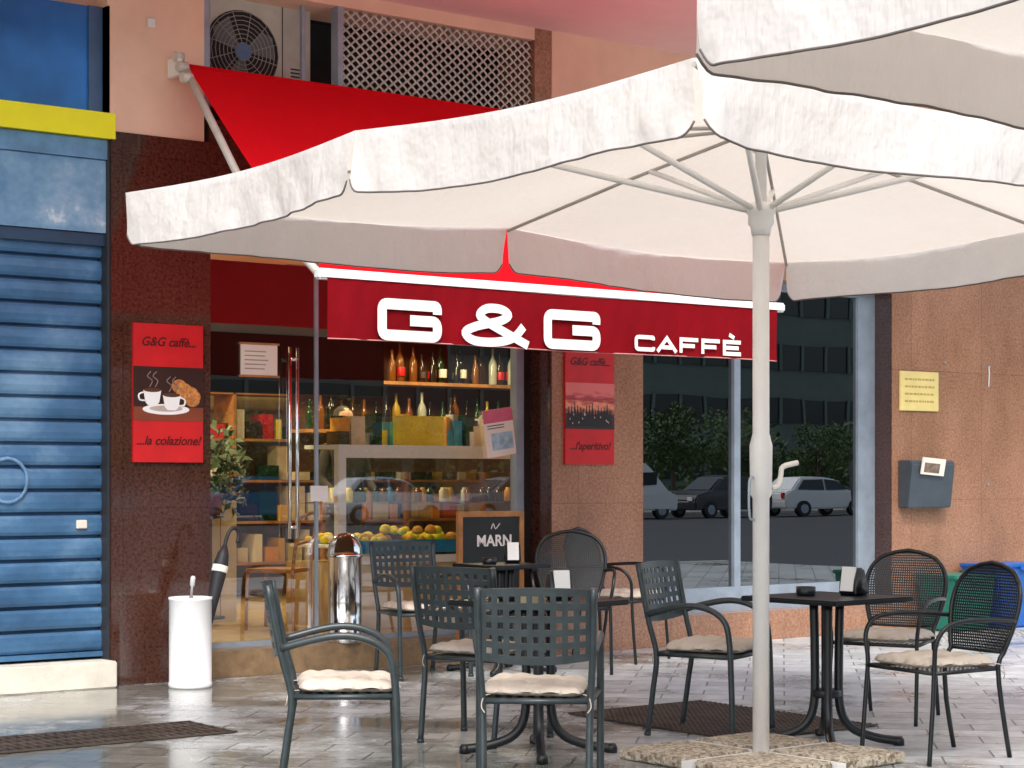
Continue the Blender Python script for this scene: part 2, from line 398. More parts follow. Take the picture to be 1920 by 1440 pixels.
box('shelf_low',2.33,4.3,1.07,1.85,.80,.82,whitec,dc); box('shelf_mid',2.33,4.3,1.3,1.85,1.14,1.15,glass_case,dc)
pane('glass',2.33,4.3,1.02,.74,1.50,glass_case,dc)
fm=[simple('pastry_'+n,c,.5) for n,c in (('gold',(.75,.45,.05)),('orange',(.80,.33,.02)),('cream',(.8,.7,.5)),('blue',(.02,.24,.46)),('yellow',(.92,.72,.01)))]
for i in range(70):
    x=2.42+random.random()*1.8
    m=random.choice((fm[4],fm[4],fm[1])) if 2.9<x<3.6 else random.choice((fm[0],fm[2],fm[4]))
    s=random.uniform(.7,1.2); z=.832 if 2.9<x<3.6 else .832
    lathe('pastry',[(.01,0),(.04*s,.01),(.042*s,.035*s),(.025*s,.06*s),(.005,.065*s)],m,dc,10,(x,1.35+random.uniform(-.12,.4),z+(.06 if 3.0<x<3.5 and random.random()<.6 else 0)))
for i in range(22):
    x=2.45+i*.083
    lathe('jar',[(.03,0),(.032,.01),(.032,.09),(.02,.10),(.02,.115)],random.choice(fm+bmats),dc,10,(x,1.5+random.uniform(-.1,.1),1.152))
box('tray_blue',2.5,4.2,1.08,1.8,.822,.83,fm[3],dc)
box('blue_front_band',2.36,4.28,.995,.999,.76,.86,simple('case_blue',(.02,.22,.42),.3,var=.3),dc)
cb=group('bar_counter')
box('body',.75,2.1,2.3,2.9,.18,1.15,simple('bar_panel',(.80,.70,.44),.4,var=.2,scale=2),cb); box('top',.7,2.15,2.25,2.95,1.15,1.19,whitec,cb)
boxes('panel_joints',[(.75+i*.3,.756+i*.3,2.296,2.2995,.2,1.13) for i in range(1,5)],wood,cb)
pk=group('snack_packages')
for i in range(110):
    x=.75+random.random()*3.75; z=1.6 if x>2.4 else 1.19; y=1.3 if x>2.4 else 2.5
    if 2.0<x<2.4: continue
    h=random.uniform(.07,.27); wd=random.uniform(.05,.13)
    box('package',x,x+wd,y+random.uniform(0,.19),y+.2,z,z+h,random.choice(fm+bmats[2:]+bmats[:4]+[whitec,paper]),pk)
box('yellow_box',2.95,3.4,1.22,1.29,1.6,1.84,fm[4],pk)
ss=group('stock_shelving')
boxes('uprights',[(x,x+.03,4.9,5.3,.18,2.2) for x in (.55,1.5,2.5,3.5,4.5,5.5,6.5)],wood,ss)
boxes('boards',[(.55,6.53,4.9,5.3,z,z+.025) for z in (.5,.9,1.3,1.7,2.15)],wood,ss)
groupsets={}
for z in (.525,.925,1.325,1.725):
    x=.62
    while x<6.4:
        wd=random.uniform(.05,.2); h=random.uniform(.12,.34); k=random.randrange(10)
        groupsets.setdefault(k,[]).append((x,x+wd,4.92+random.random()*.1,5.2,z,z+h)); x+=wd+random.uniform(0,.05)
for k,L in groupsets.items(): boxes('boxes_and_tins',L,(fm+bmats[1:]+[whitec,redm,leafm] if False else [fm[0],fm[1],fm[2],fm[4],bmats[0],bmats[2],bmats[3],whitec,paper,redm])[k],ss)
leafm=simple('leaf_green',(.05,.095,.022),.6,var=.5)
def leafcloud(bm,c,rad,n,s,sq=(1,1,1)):
    for _ in range(n):
        d=Vector((random.gauss(0,1),random.gauss(0,1),random.gauss(0,1))); d.normalize(); d*=random.random()**.4
        p=Vector(c)+Vector((d.x*rad*sq[0],d.y*rad*sq[1],d.z*rad*sq[2]))
        a=Vector((random.uniform(-1,1),random.uniform(-1,1),random.uniform(-1,1))).normalized(); b_=a.orthogonal().normalized()
        bm.faces.new([bm.verts.new(p+a*s),bm.verts.new(p+b_*s*.5),bm.verts.new(p-a*s),bm.verts.new(p-b_*s*.5)])
for px,py,pz in ((.88,1.3,1.0),(1.25,2.15,1.0),(1.75,2.1,1.05)):
    pl=group('potted_plant',(px,py,pz))
    bm=bmesh.new(); leafcloud(bm,(0,0,.42),.32,300,.055); leafcloud(bm,(.12,0,.2),.22,120,.05); obj('leaves',tomesh(bm,'lv'),leafm,pl)
    lathe('pot',[(.08,0),(.11,.16),(.12,.17)],simple('pot_clay',(.4,.15,.08),.7),pl,16)
    lathe('stand',[(.12,-.82),(.12,-.80),(.02,-.79),(.02,-.03),(.11,-.02),(.11,0)],darkmetal,pl,16)

def person(loc,rz):
    g=group('barista',loc,rz)
    me=bpy.data.meshes.new('body')
    V=[(0,0,.93),(0,.01,1.12),(0,.0,1.33),(0,-.0,1.45),(0,.01,1.52),(-.17,0,1.41),(-.23,.02,1.14),(-.20,.22,1.02),(.17,0,1.41),(.23,.02,1.14),(.20,.22,1.02),(-.1,0,.9),(-.11,.01,.5),(-.11,-.02,.08),(.1,0,.9),(.11,.01,.5),(.11,-.02,.08),(-.11,.12,.03),(.11,.12,.03)]
    E=[(0,1),(1,2),(2,3),(3,4),(2,5),(5,6),(6,7),(2,8),(8,9),(9,10),(0,11),(11,12),(12,13),(0,14),(14,15),(15,16),(13,17),(16,18)]
    rad=[.14,.125,.15,.07,.05,.062,.045,.03,.062,.045,.03,.085,.06,.042,.085,.06,.042,.035,.035]
    me.from_pydata(V,E,[]); o=obj('body',me,simple('barista_shirt',(.05,.04,.04),.8),g)
    md=o.modifiers.new('skin','SKIN')
    for i,r in enumerate(rad): me.skin_vertices[0].data[i].radius=(r*(1.25 if i<3 else 1),r*(.8 if i<3 else 1))
    me.skin_vertices[0].data[0].use_root=True
    o.modifiers.new('ss','SUBSURF').levels=1; o.modifiers['ss'].render_levels=2
    skin=simple('skin',(.55,.30,.20),.55,var=.05)
    lathe('head',[(.03,0),(.045,.01),(.062,.05),(.075,.11),(.078,.15),(.065,.20),(.03,.235),(.005,.24)],skin,g,20,(0,.015,1.52))
    lathe('hair',[(.082,.10),(.088,.15),(.076,.215),(.035,.25),(.005,.255)],simple('hair',(.03,.018,.012),.7),g,20,(0,-.012,1.52))
    lathe('nose',[(.012,0),(.008,.03),(.002,.035)],skin,g,8,(0,.092,1.61))
    box('mouth',-.022,.022,.078,.088,1.582,1.588,simple('lips',(.35,.12,.10),.5),g)
    for sx in (-1,1):
        lathe('eye',[(.001,-.008),(.009,0),(.001,.008)],ink,g,8,(sx*.03,.084,1.65))
        lathe('ear',[(.004,0),(.014,.02),(.014,.04),(.004,.055)],skin,g,8,(sx*.078,.01,1.61))
        bm=bmesh.new(); cx=sx*.20
        tube(bm,[(cx,.21,1.02),(cx,.26,1.01),(cx,.30,1.005)],[.026,.036,.03],8,3)
        for k in range(4):
            tube(bm,[(cx-.03+k*.02,.29,1.005),(cx-.032+k*.021,.33+.005*(1-abs(k-1.5)),1.0),(cx-.032+k*.021,.36,.985)],.0085,6,2)
        tube(bm,[(cx-sx*.03,.25,1.01),(cx-sx*.055,.28,1.0),(cx-sx*.06,.31,.99)],.0095,6,2)
        obj('hand',tomesh(bm,'hand'),skin,g)
person((3.15,2.35,.18),R(180))

# ------------------------------------------------------------ roller shutter bay
sh=group('roller_shutter')
def shutter_mat():
    m,nt,b=newmat('blue_shutter_paint')
    f=noise(nt,coords(nt,(1,1,1)),1.1,7,.6); f2=noise(nt,coords(nt,(.6,1,1)),5,6,.7)
    a=N(nt,'ShaderNodeMath',operation='MULTIPLY_ADD'); a.inputs[1].default_value=.35; nt.links.new(f2,a.inputs[0]); nt.links.new(f,a.inputs[2])
    nt.links.new(ramp(nt,a.outputs[0],[(.48,(.032,.095,.19)),(.66,(.065,.17,.32)),(.85,(.19,.34,.50))]),b.inputs['Base Color'])
    b.inputs['Roughness'].default_value=.36; b.inputs['Metallic'].default_value=.05
    return m
bluem=shutter_mat()
bm=bmesh.new(); z=.22; prof=[]
while z<2.84:
    prof+= [(.165,z),(.118,z+.010),(.108,z+.03),(.103,z+.07),(.108,z+.115),(.118,z+.134),(.165,z+.140)]
    z+=.150
va=[bm.verts.new((-3.25,y,zz)) for y,zz in prof]; vb=[bm.verts.new((-.10,y,zz)) for y,zz in prof]
for i in range(len(prof)-1): bm.faces.new((va[i],vb[i],vb[i+1],va[i+1]))
obj('slats',tomesh(bm,'slats'),bluem,sh)
box('bottom_bar',-3.25,-.10,.09,.16,.19,.222,bluem,sh)
box('guide_rail',-.10,-.082,.02,.2,.17,4.4,simple('rail_dark',(.03,.03,.035),.5),sh)
box('backing',-3.3,-.08,.2,.21,0,4.4,black,sh)
palebl,nt,b=newmat('weathered_blue_panel')
f=noise(nt,coords(nt,(1,1,1)),2.4,9,.68)
nt.links.new(ramp(nt,f,[(.38,(.11,.25,.42)),(.52,(.20,.36,.52)),(.60,(.32,.46,.60)),(.64,(.62,.70,.76))]),b.inputs['Base Color']); b.inputs['Roughness'].default_value=.4
box('header_panel',-3.25,-.10,.04,.10,2.93,3.40,palebl,sh)
box('header_lip',-3.25,-.10,.02,.10,3.403,3.53,simple('blue_lip',(.12,.26,.42),.4,var=.3),sh)
box('header_bottom',-3.25,-.10,.06,.10,2.85,2.927,simple('blue_dark',(.02,.05,.10),.4),sh)
box('yellow_band',-3.25,-.06,-.02,.12,3.535,3.70,yellow_m,sh)
box('upper_blue_panel',-3.25,-.105,.10,.14,3.703,4.4,simple('deep_blue_panel',(.02,.17,.52),.25,var=.5,scale=.9),sh)
box('panel_edge',-.2,-.105,.08,.0995,3.703,4.4,simple('panel_edge_grey',(.07,.14,.27),.4),sh)
box('handle_box',-.28,-.21,.08,.1045,1.02,1.075,paper,sh,.004)
bm=bmesh.new(); tube(bm,[(-.74+.13*math.cos(a),.098,1.33+.14*math.sin(a)) for a in [R(k) for k in range(-130,150,20)]],.012,6)
obj('graffiti_curl',tomesh(bm,'gc'),simple('graffiti_pale',(.15,.29,.46),.7,var=.5,scale=15),sh)
st=group('stone_doorstep'); box('step',-3.3,-.085,-.10,.19,0,.17,simple('doorstep_stone',(.74,.69,.58),.6,var=.14,bmp=.2),st,.008)

# ------------------------------------------------------------ posters
def poster(name,x0,x1,z0,z1,t1,t2,kind):
    g=group(name); H=z1-z0; a=z0+H*.30; c=z0+H*.69; cx=(x0+x1)/2; W=x1-x0
    box('panel',x0,x1,-.022,-.002,z0,z1,redm,g)
    txt=simple(name+'_ink',(.10,.0,.0),.5)
    text('caption_top',t1,cx,-.0235,z1-.12,.082,txt,g,.3,1.0,bold=.0018)
    text('caption_bottom',t2,cx,-.0235,z0+.14,.082,txt,g,.3,1.0,bold=.0018)
    if kind==0:
        box('photo_panel',x0,x1,-.0245,-.0225,a,c,simple('photo_dark',(.035,.012,.008),.4),g)
        flatpoly('table',[(x0,a),(x1,a),(x1,a+.09),(x0,a+.09)],-.0252,simple('table_red',(.22,.05,.02),.4),g)
        flatpoly('saucer',ell(cx-.02,a+.075,.17,.035),-.0256,whitec,g)
        flatpoly('saucer_inner',ell(cx-.02,a+.08,.12,.02),-.0259,simple('saucer_shade',(.5,.42,.36),.4),g)
        for k in range(5):
            t=-.6+k*.45; flatpoly('croissant',ell(cx+.15+.055*math.sin(t*1.6)-.03,a+.20-.05*t,.07-.008*abs(k-2),.045,18),-.0260-k*.0001,simple('croissant_%d'%k,(.50+.05*(k%2),.19+.04*(k%2),.05),.6,var=.5,scale=60),g)
        for k,(ux,uz) in enumerate(((-.12,.10),(.02,.07))):
            y=-.0267-k*.0008
            flatpoly('cup',[(cx+ux-.065,a+uz+.1),(cx+ux-.05,a+uz+.02),(cx+ux-.03,a+uz),(cx+ux+.03,a+uz),(cx+ux+.05,a+uz+.02),(cx+ux+.065,a+uz+.1)],y,whitec,g)
            flatpoly('coffee',ell(cx+ux,a+uz+.1,.063,.014),y-.0003,simple('coffee_brown',(.10,.04,.02),.3),g)
            bm=bmesh.new(); tube(bm,[(cx+ux+(.06 if k else -.06),y,a+uz+.085),(cx+ux+(.095 if k else -.095),y,a+uz+.07),(cx+ux+(.09 if k else -.09),y,a+uz+.035),(cx+ux+(.05 if k else -.05),y,a+uz+.03)],.006,6,4)
            obj('cup_handle',tomesh(bm,'h'),whitec,g)
            bm=bmesh.new()
            for q in (-.02,.02): tube(bm,[(cx+ux+q,y,a+uz+.12),(cx+ux+.02+q,y,a+uz+.16),(cx+ux-.015+q,y,a+uz+.19),(cx+ux+.01+q,y,a+uz+.22)],.004,6,4)
            obj('steam',tomesh(bm,'s'),simple('steam_grey',(.22,.15,.13),.8),g)
    else:
        pm,nt,b=newmat('sunset_print')
        tc=N(nt,'ShaderNodeTexCoord'); sp=N(nt,'ShaderNodeSeparateXYZ'); nt.links.new(tc.outputs['Object'],sp.inputs[0])
        mr=N(nt,'ShaderNodeMapRange'); mr.inputs['From Min'].default_value=a; mr.inputs['From Max'].default_value=c
        nz=noise(nt,coords(nt,(2,2,9)),5,4); ad=N(nt,'ShaderNodeMath',operation='MULTIPLY_ADD'); nt.links.new(nz,ad.inputs[0]); ad.inputs[1].default_value=.16; nt.links.new(sp.outputs[2],ad.inputs[2])
        nt.links.new(ad.outputs[0],mr.inputs[0])
        nt.links.new(ramp(nt,mr.outputs[0],[(.0,(.02,.01,.01)),(.55,(.06,.02,.02)),(.72,(.9,.34,.18)),(.86,(.35,.02,.03)),(1.0,(.75,.18,.16))]),b.inputs['Base Color'])
        box('photo_panel',x0,x1,-.0245,-.0225,a,c,pm,g)
        for k in range(15):
            xx=x0+.03+k*(W-.06)/14.5; hh=random.uniform(.11,.22); w_=.013
            p=[(xx-w_,a+.02),(xx+w_,a+.02),(xx+w_,a+.02+hh*.6),(xx+.004,a+.02+hh*.8),(xx+.004,a+.02+hh),(xx-.004,a+.02+hh),(xx-.004,a+.02+hh*.8),(xx-w_,a+.02+hh*.6)]
            flatpoly('bottle_silhouette',p,-.0255-k*.0001,black,g)
        for k in range(14): flatpoly('glint',ell(x0+.04+random.random()*(W-.08),a+.03+random.random()*.12,.005,.008,8),-.028-k*.0001,simple('glint',(.7,.4,.3),.5),g)
poster('breakfast_poster',.064,.57,1.449,2.357,'G&G caffè...','...la colazione!',0)
poster('aperitif_poster',3.655,4.14,1.449,2.357,'G&G caffè...','...l\'aperitivo!',1)

yp=group('brass_notice_plate')
box('plate',7.43,7.94,-.02,-.002,1.94,2.29,simple('plate_yellow',(.82,.66,.24),.4,var=.08),yp,.003)
pi=simple('plate_ink',(.50,.36,.10),.6)
for r in range(4):
    x=7.49
    while x<7.86:
        l=random.uniform(.02,.05); box('engraved_line',x,min(x+l,7.88),-.0215,-.0205,2.21-r*.065,2.228-r*.065,pi,yp); x+=l+.01
mb=group('mailbox')
mbm=simple('mailbox_grey',(.055,.07,.085),.4)
bm=bmesh.new()
for (x0,x1) in ((7.42,8.0),):
    pr=[(-.002,1.08),(-.11,1.08),(-.16,1.47),(-.14,1.50),(-.002,1.50)]
    a=[bm.verts.new((x0,y,z)) for y,z in pr]; b2=[bm.verts.new((x1,y,z)) for y,z in pr]
    for i in range(5): bm.faces.new((a[i],a[(i+1)%5],b2[(i+1)%5],b2[i]))
    bm.faces.new(a); bm.faces.new(b2[::-1])
bmesh.ops.bevel(bm,geom=bm.edges[:],offset=.008,segments=2,affect='EDGES')
obj('body',tomesh(bm,'mb'),mbm,mb)
npp=group('newspaper',(7.68,-.172,1.44)); npp.rotation_euler=(R(8),R(4),0)
box('sheet',-.15,.15,-.012,0,-.07,.08,paper,npp); box('photo',-.12,.08,-.014,-.0125,-.05,.035,simple('news_photo',(.2,.14,.1),.6,var=.6,scale=30),npp)

def bin_(name,x0,x1,y0,y1,h,c):
    g=group(name); m=simple(name+'_plastic',c,.4,var=.15)
    bm=bmesh.new(); t=.04
    lo=[(x0+t,y0+t),(x1-t,y0+t),(x1-t,y1-t),(x0+t,y1-t)]; hi=[(x0,y0),(x1,y0),(x1,y1),(x0,y1)]
    a=[bm.verts.new((p[0],p[1],0)) for p in lo]; b2=[bm.verts.new((p[0],p[1],h)) for p in hi]
    for i in range(4): bm.faces.new((a[i],a[(i+1)%4],b2[(i+1)%4],b2[i]))
    bm.faces.new(a[::-1]); bmesh.ops.bevel(bm,geom=bm.edges[:],offset=.02,segments=2,affect='EDGES')
    obj('tub',tomesh(bm,'t'),m,g)
    box('lid',x0-.015,x1+.015,y0-.015,y1+.015,h,h+.035,m,g,.012)
    box('lid_handle',(x0+x1)/2-.1,(x0+x1)/2+.1,y0-.035,y0-.016,h-.02,h+.02,m,g,.004)
bin_('green_recycling_bin',7.60,8.14,-.5,-.06,.46,(.01,.17,.12))
bin_('blue_recycling_bin',8.19,8.9,-.5,-.06,.54,(.01,.11,.42))

# ------------------------------------------------------------ awning
aw=group('red_awning')
yb=-1.75; zb=2.55; xa,xb=.44,4.18
bm=bmesh.new(); nx,ny=30,14; G=[]
for j in range(ny+1):
    v=j/ny; row=[]
    for i in range(nx+1):
        u=i/nx
        row.append(bm.verts.new((xa-.05*(1-v)*(1-u)+(xb-xa)*u,-.13+(yb+.13)*v,4.06+(zb+.03-4.06)*v-.03*math.sin(math.pi*v)+.004*math.sin(u*40)*v)))
    G.append(row)
for j in range(ny):
    for i in range(nx):
        f=bm.faces.new((G[j][i],G[j][i+1],G[j+1][i+1],G[j+1][i])); f.smooth=True
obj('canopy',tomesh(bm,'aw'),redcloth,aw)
bm=bmesh.new(); G=[]
for j in range(9):
    row=[]
    for i in range(121):
        u=i/120; v=j/8
        row.append(bm.verts.new((xa+.03+(xb-xa-.03)*u,yb-.012-.007*v*math.sin(u*23+v)-.005*v*math.sin(u*61-v*2)-.002*math.sin(u*140+v*4),zb-.02-.36*v+.004*math.sin(u*9))))
    G.append(row)
for j in range(8):
    for i in range(120):
        f=bm.faces.new((G[j][i],G[j][i+1],G[j+1][i+1],G[j+1][i])); f.smooth=True
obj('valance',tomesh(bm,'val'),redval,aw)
tubes('valance_hem',[[(xa+.03+(xb-xa-.03)*i/80,yb-.014-.006*math.sin(i/80*23)-.004*math.sin(i/80*61),zb-.38+.004*math.sin(i/80*9)) for i in range(81)]],.004,simple('hem_pink',(.6,.25,.22),.7),aw,seg=6)
box('front_bar',xa-.03,xb+.08,yb-.02,yb+.05,zb-.03,zb+.035,white_m,aw,.012)
tubes('roller_tube',[[(xa-.05,-.12,4.03),(xb+.05,-.12,4.03)]],.035,redcloth,aw,seg=14)
boxes('wall_brackets',[(xa-.12,xa-.09,-.15,.0,3.98,4.10),(xb+.03,xb+.1,-.2,.0,3.93,4.14)],cream,aw)
armm=simple('awning_arm_beige',(.62,.55,.46),.4)
for x in (xa-.01,xb+.01):
    tubes('arm',[[(x-.06,-.16,4.02),(x-.05,-.95,3.12)],[(x-.05,-.95,3.12),(x,yb+.03,zb+.01)]],.026,armm,aw,seg=10)
    tubes('arm_joint',[[(x-.09,-.95,3.12),(x-.01,-.95,3.12)],[(x-.12,-.16,4.03),(x-.05,-.16,4.03)],[(x-.12,-.22,3.95),(x-.05,-.22,3.95)],[(x-.12,-.12,4.1),(x-.06,-.12,4.1)]],.034,armm,aw,seg=12)
def roundc(pts,r,n=5):
    P=[Vector(p) for p in pts]; out=[P[0]]
    for i in range(1,len(P)-1):
        a=(P[i-1]-P[i]); b_=(P[i+1]-P[i]); ra=min(r,a.length*.49,b_.length*.49)
        p0=P[i]+a.normalized()*ra; p2=P[i]+b_.normalized()*ra
        for k in range(n+1):
            t=k/n; out.append((1-t)**2*p0+2*t*(1-t)*P[i]+t*t*p2)
    out.append(P[-1]); return out
def ribbon(bm,P,w,h,x,z,y,hs=None):
    L=len(P); vs=[]
    for i,p in enumerate(P):
        d0=(P[i]-P[i-1]).normalized() if i>0 else None; d1=(P[i+1]-P[i]).normalized() if i<L-1 else None
        if d0 is None: d0=d1
        if d1 is None: d1=d0
        n0=Vector((-d0.y,d0.x)); n1=Vector((-d1.y,d1.x)); n_=(n0+n1)
        n_.normalize(); k=1/max(.45,n_.dot(n1))
        yy=y-.0015*i/L
        vs.append((bm.verts.new((x+p.x+n_.x*w*k,yy,z+p.y+n_.y*w*k)),bm.verts.new((x+p.x-n_.x*w*k,yy,z+p.y-n_.y*w*k))))
    for a,b_ in zip(vs,vs[1:]): bm.faces.new((a[0],a[1],b_[1],b_[0]))
def letter(bm,ch,x,z,W,H,w,y):
    i=w
    def S(pts,r=0):
        P=[Vector((i+p[0]*(W-2*i),i+p[1]*(H-2*i))) for p in pts]
        if r: P=roundc([tuple(p) for p in P],r)
        return P
    st=[]
    if ch=='G': st=[S([(1.0,.74),(1.0,1),(0,1),(0,0),(1.0,0),(1.0,.5),(.50,.5)],H*.16)]
    if ch=='C': st=[S([(1.05,.78),(1.05,1),(0,1),(0,0),(1.05,0),(1.05,.22)],H*.22)]
    if ch=='A': st=[S([(-.08,-.12),(.5,1.02),(1.08,-.12)]),S([(.2,.25),(.8,.25)])]
    if ch=='F': st=[S([(0,-.12),(0,1),(1.08,1)],.0),S([(0,.48),(.85,.48)])]
    if ch in 'EÈ': st=[S([(1.08,1),(0,1),(0,0),(1.08,0)]),S([(0,.5),(.92,.5)])]
    if ch=='È': st.append(S([(.3,1.62),(.62,1.35)]))
    if ch=='&': st=[[v.xy for v in catmull([(p.x,p.y,0) for p in S([(1.06,-.08),(.75,.22),(.40,.56),(.24,.80),(.36,1.02),(.60,1.02),(.72,.84),(.56,.64),(.2,.46),(.0,.24),(.14,.0),(.5,-.02),(.80,.14),(.98,.52)])],6)]]
    for k,P in enumerate(st): ribbon(bm,[Vector((p[0],p[1])) for p in P],w,H,x,z,y-k*.002)
bm=bmesh.new(); yl=yb-.030
letter(bm,'G',.81,2.175,.47,.255,.033,yl); letter(bm,'&',1.43,2.175,.52,.255,.028,yl); letter(bm,'G',2.075,2.175,.47,.255,.033,yl)
xs=2.84
for ch in 'CAFFÈ':
    letter(bm,ch,xs,2.19,.172,.108,.0135,yl); xs+=.2
o=obj('lettering',tomesh(bm,'lett'),cream,aw)

# ------------------------------------------------------------ parasols
pole_m=simple('parasol_pole_white',(.84,.82,.79),.3,var=.04)
def parasol(cx,cy,a,b,rz,dx=0,hb=2.45,val=.25,apex=3.06):
    g=group('patio_umbrella',(cx,cy,0),rz)
    he=hb+val
    pts=[(-a+dx,-b),(0,-b),(a,-b),(a,0),(a,b),(0,b),(-a+dx,b),(-a+dx,0)]
    eh=[he,he+.03]*4
    A=Vector((0,0,apex)); E=[Vector((p[0],p[1],h)) for p,h in zip(pts,eh)]
    bm=bmesh.new(); n=14
    def edge(i,t):
        p=E[i].lerp(E[(i+1)%8],t)
        ins=.035*math.sin(math.pi*t)
        p=p+(Vector((0,0,p.z))-p)*ins*.6; p.z-=.025*math.sin(math.pi*t); return p
    for i in range(8):
        grid=[]
        for r in range(n+1):
            row=[]
            for c in range(n+1):
                t=c/n; s=.03+.97*r/n
                p=A.lerp(edge(i,t),s)
                p.z-=.05*math.sin(math.pi*t)*math.sin(math.pi*min(1,s*.8))*s
                row.append(bm.verts.new(p))
            grid.append(row)
        for r in range(n):
            for c in range(n):
                f=bm.faces.new((grid[r][c],grid[r+1][c],grid[r+1][c+1],grid[r][c+1])); f.smooth=True
    bmesh.ops.remove_doubles(bm,verts=bm.verts,dist=.0008)
    obj('canopy',tomesh(bm,'can'),canvas,g)
    bm=bmesh.new(); bp=bmesh.new()
    rnd=random.Random(int(cx*100))
    for i in range(8):
        m=110; G=[]; d=(E[(i+1)%8]-E[i]); L=d.length; d.normalize(); out=Vector((d.y,-d.x,0))
        ph=[rnd.uniform(0,6) for _ in range(5)]; bot=[]
        for c in range(m+1):
            t=c/m; p=edge(i,.0+1.0*t); col=[]
            e=min(t,1-t)*L
            cut=.05*max(0,1-e/.07)**2
            env=.3+.9*math.sin(t*3.1+ph[4])**2
            for r in range(9):
                v=r/8
                hh=(val-cut)*v+ .010*v*math.sin(2*math.pi*t)
                rip=(.018*math.sin(t*L*4.3+ph[0])+env*(.011*math.sin(t*L*10+ph[1]+1.4*v+1.8*math.sin(t*5))+.007*math.sin(t*L*21+ph[2]-3*v+math.sin(t*9))+.003*math.sin(t*L*46+ph[3]+4*v)))*v**.7
                inward=d*((.014*v)*(1 if t<.5 else -1)*max(0,1-e/.1))
                q=p+out*(.004+rip+.012*v)+inward; q.z=p.z-hh
                col.append(bm.verts.new(q))
            bot.append(col[-1].co.copy()); G.append(col)
        for c in range(m):
            for r in range(8):
                f=bm.faces.new((G[c][r],G[c][r+1],G[c+1][r+1],G[c+1][r])); f.smooth=True
        tube(bp,bot,.0042,6)
    obj('valance',tomesh(bm,'val'),canvas,g); obj('valance_piping',tomesh(bp,'pip'),piping,g)
    rb=[];sb=[]
    for i in range(8):
        e=E[i]; rb.append([A+Vector((0,0,-.05)),A.lerp(e,.5)+Vector((0,0,-.025)),e+Vector((0,0,-.02))])
        sb.append([Vector((pts[i][0]*.02,pts[i][1]*.02,2.62)),A.lerp(e,.40)+Vector((0,0,-.03))])
    tubes('ribs',rb,.009,simple('rib_grey',(.42,.38,.34),.5),g,seg=6); tubes('struts',sb,.015,pole_m,g,seg=6)
    lathe('pole',[(.04,.03),(.04,1.25),(.052,1.27),(.055,1.5),(.04,1.56),(.04,2.55)],pole_m,g,20)
    lathe('mast',[(.027,2.55),(.027,apex+.05),(.045,apex+.06),(.02,apex+.12)],pole_m,g,16)
    lathe('runner',[(.045,2.50),(.05,2.54),(.062,2.555),(.062,2.60),(.07,2.605),(.07,2.64),(.05,2.655)],pole_m,g,20)
    lathe('runner_knobs',[(.05,2.9),(.06,2.92),(.06,2.97),(.03,3.0)],pole_m,g,16)
    tubes('crank',[[(.05,-.02,1.30),(.085,-.03,1.31),(.10,-.035,1.36),(.11,-.04,1.40),(.19,-.06,1.42)]],.013,cream,g,smooth=4)
    tubes('rope_cleat',[[(-.05,0,1.35),(-.09,-.01,1.33),(-.09,-.01,1.17),(-.05,0,1.15)]],.006,alu,g,smooth=4)
    peb,nt,b_=newmat('pebble_concrete'); v=coords(nt); vo=N(nt,'ShaderNodeTexVoronoi'); vo.inputs['Scale'].default_value=60; nt.links.new(v,vo.inputs[0])
    nt.links.new(ramp(nt,vo.outputs['Color'],[(.15,(.18,.14,.09)),(.5,(.40,.33,.24)),(.85,(.62,.55,.45))]),b_.inputs['Base Color']); b_.inputs['Roughness'].default_value=.7
    bump(nt,b_,vo.outputs['Distance'],-.7,.01)
    for k,(sx,sy) in enumerate(((-1,-1),(1,-1),(1,1),(-1,1))):
        x0,x1=sorted((sx*.035,sx*.48)); y0,y1=sorted((sy*.035,sy*.48))
        box('base_slab',x0,x1,y0,y1,.004,.055,peb,g,.008)
    boxes('base_cross',[(-.50,.50,-.03,.03,.002,.045),(-.03,.03,-.50,-.031,.002,.045),(-.03,.03,.031,.50,.002,.045)],pole_m,g)
    return g
parasol(.96,-4.89,2.26,1.90,R(2.5),dx=-.08)
parasol(.30,-9.48,2.26,1.84,0)

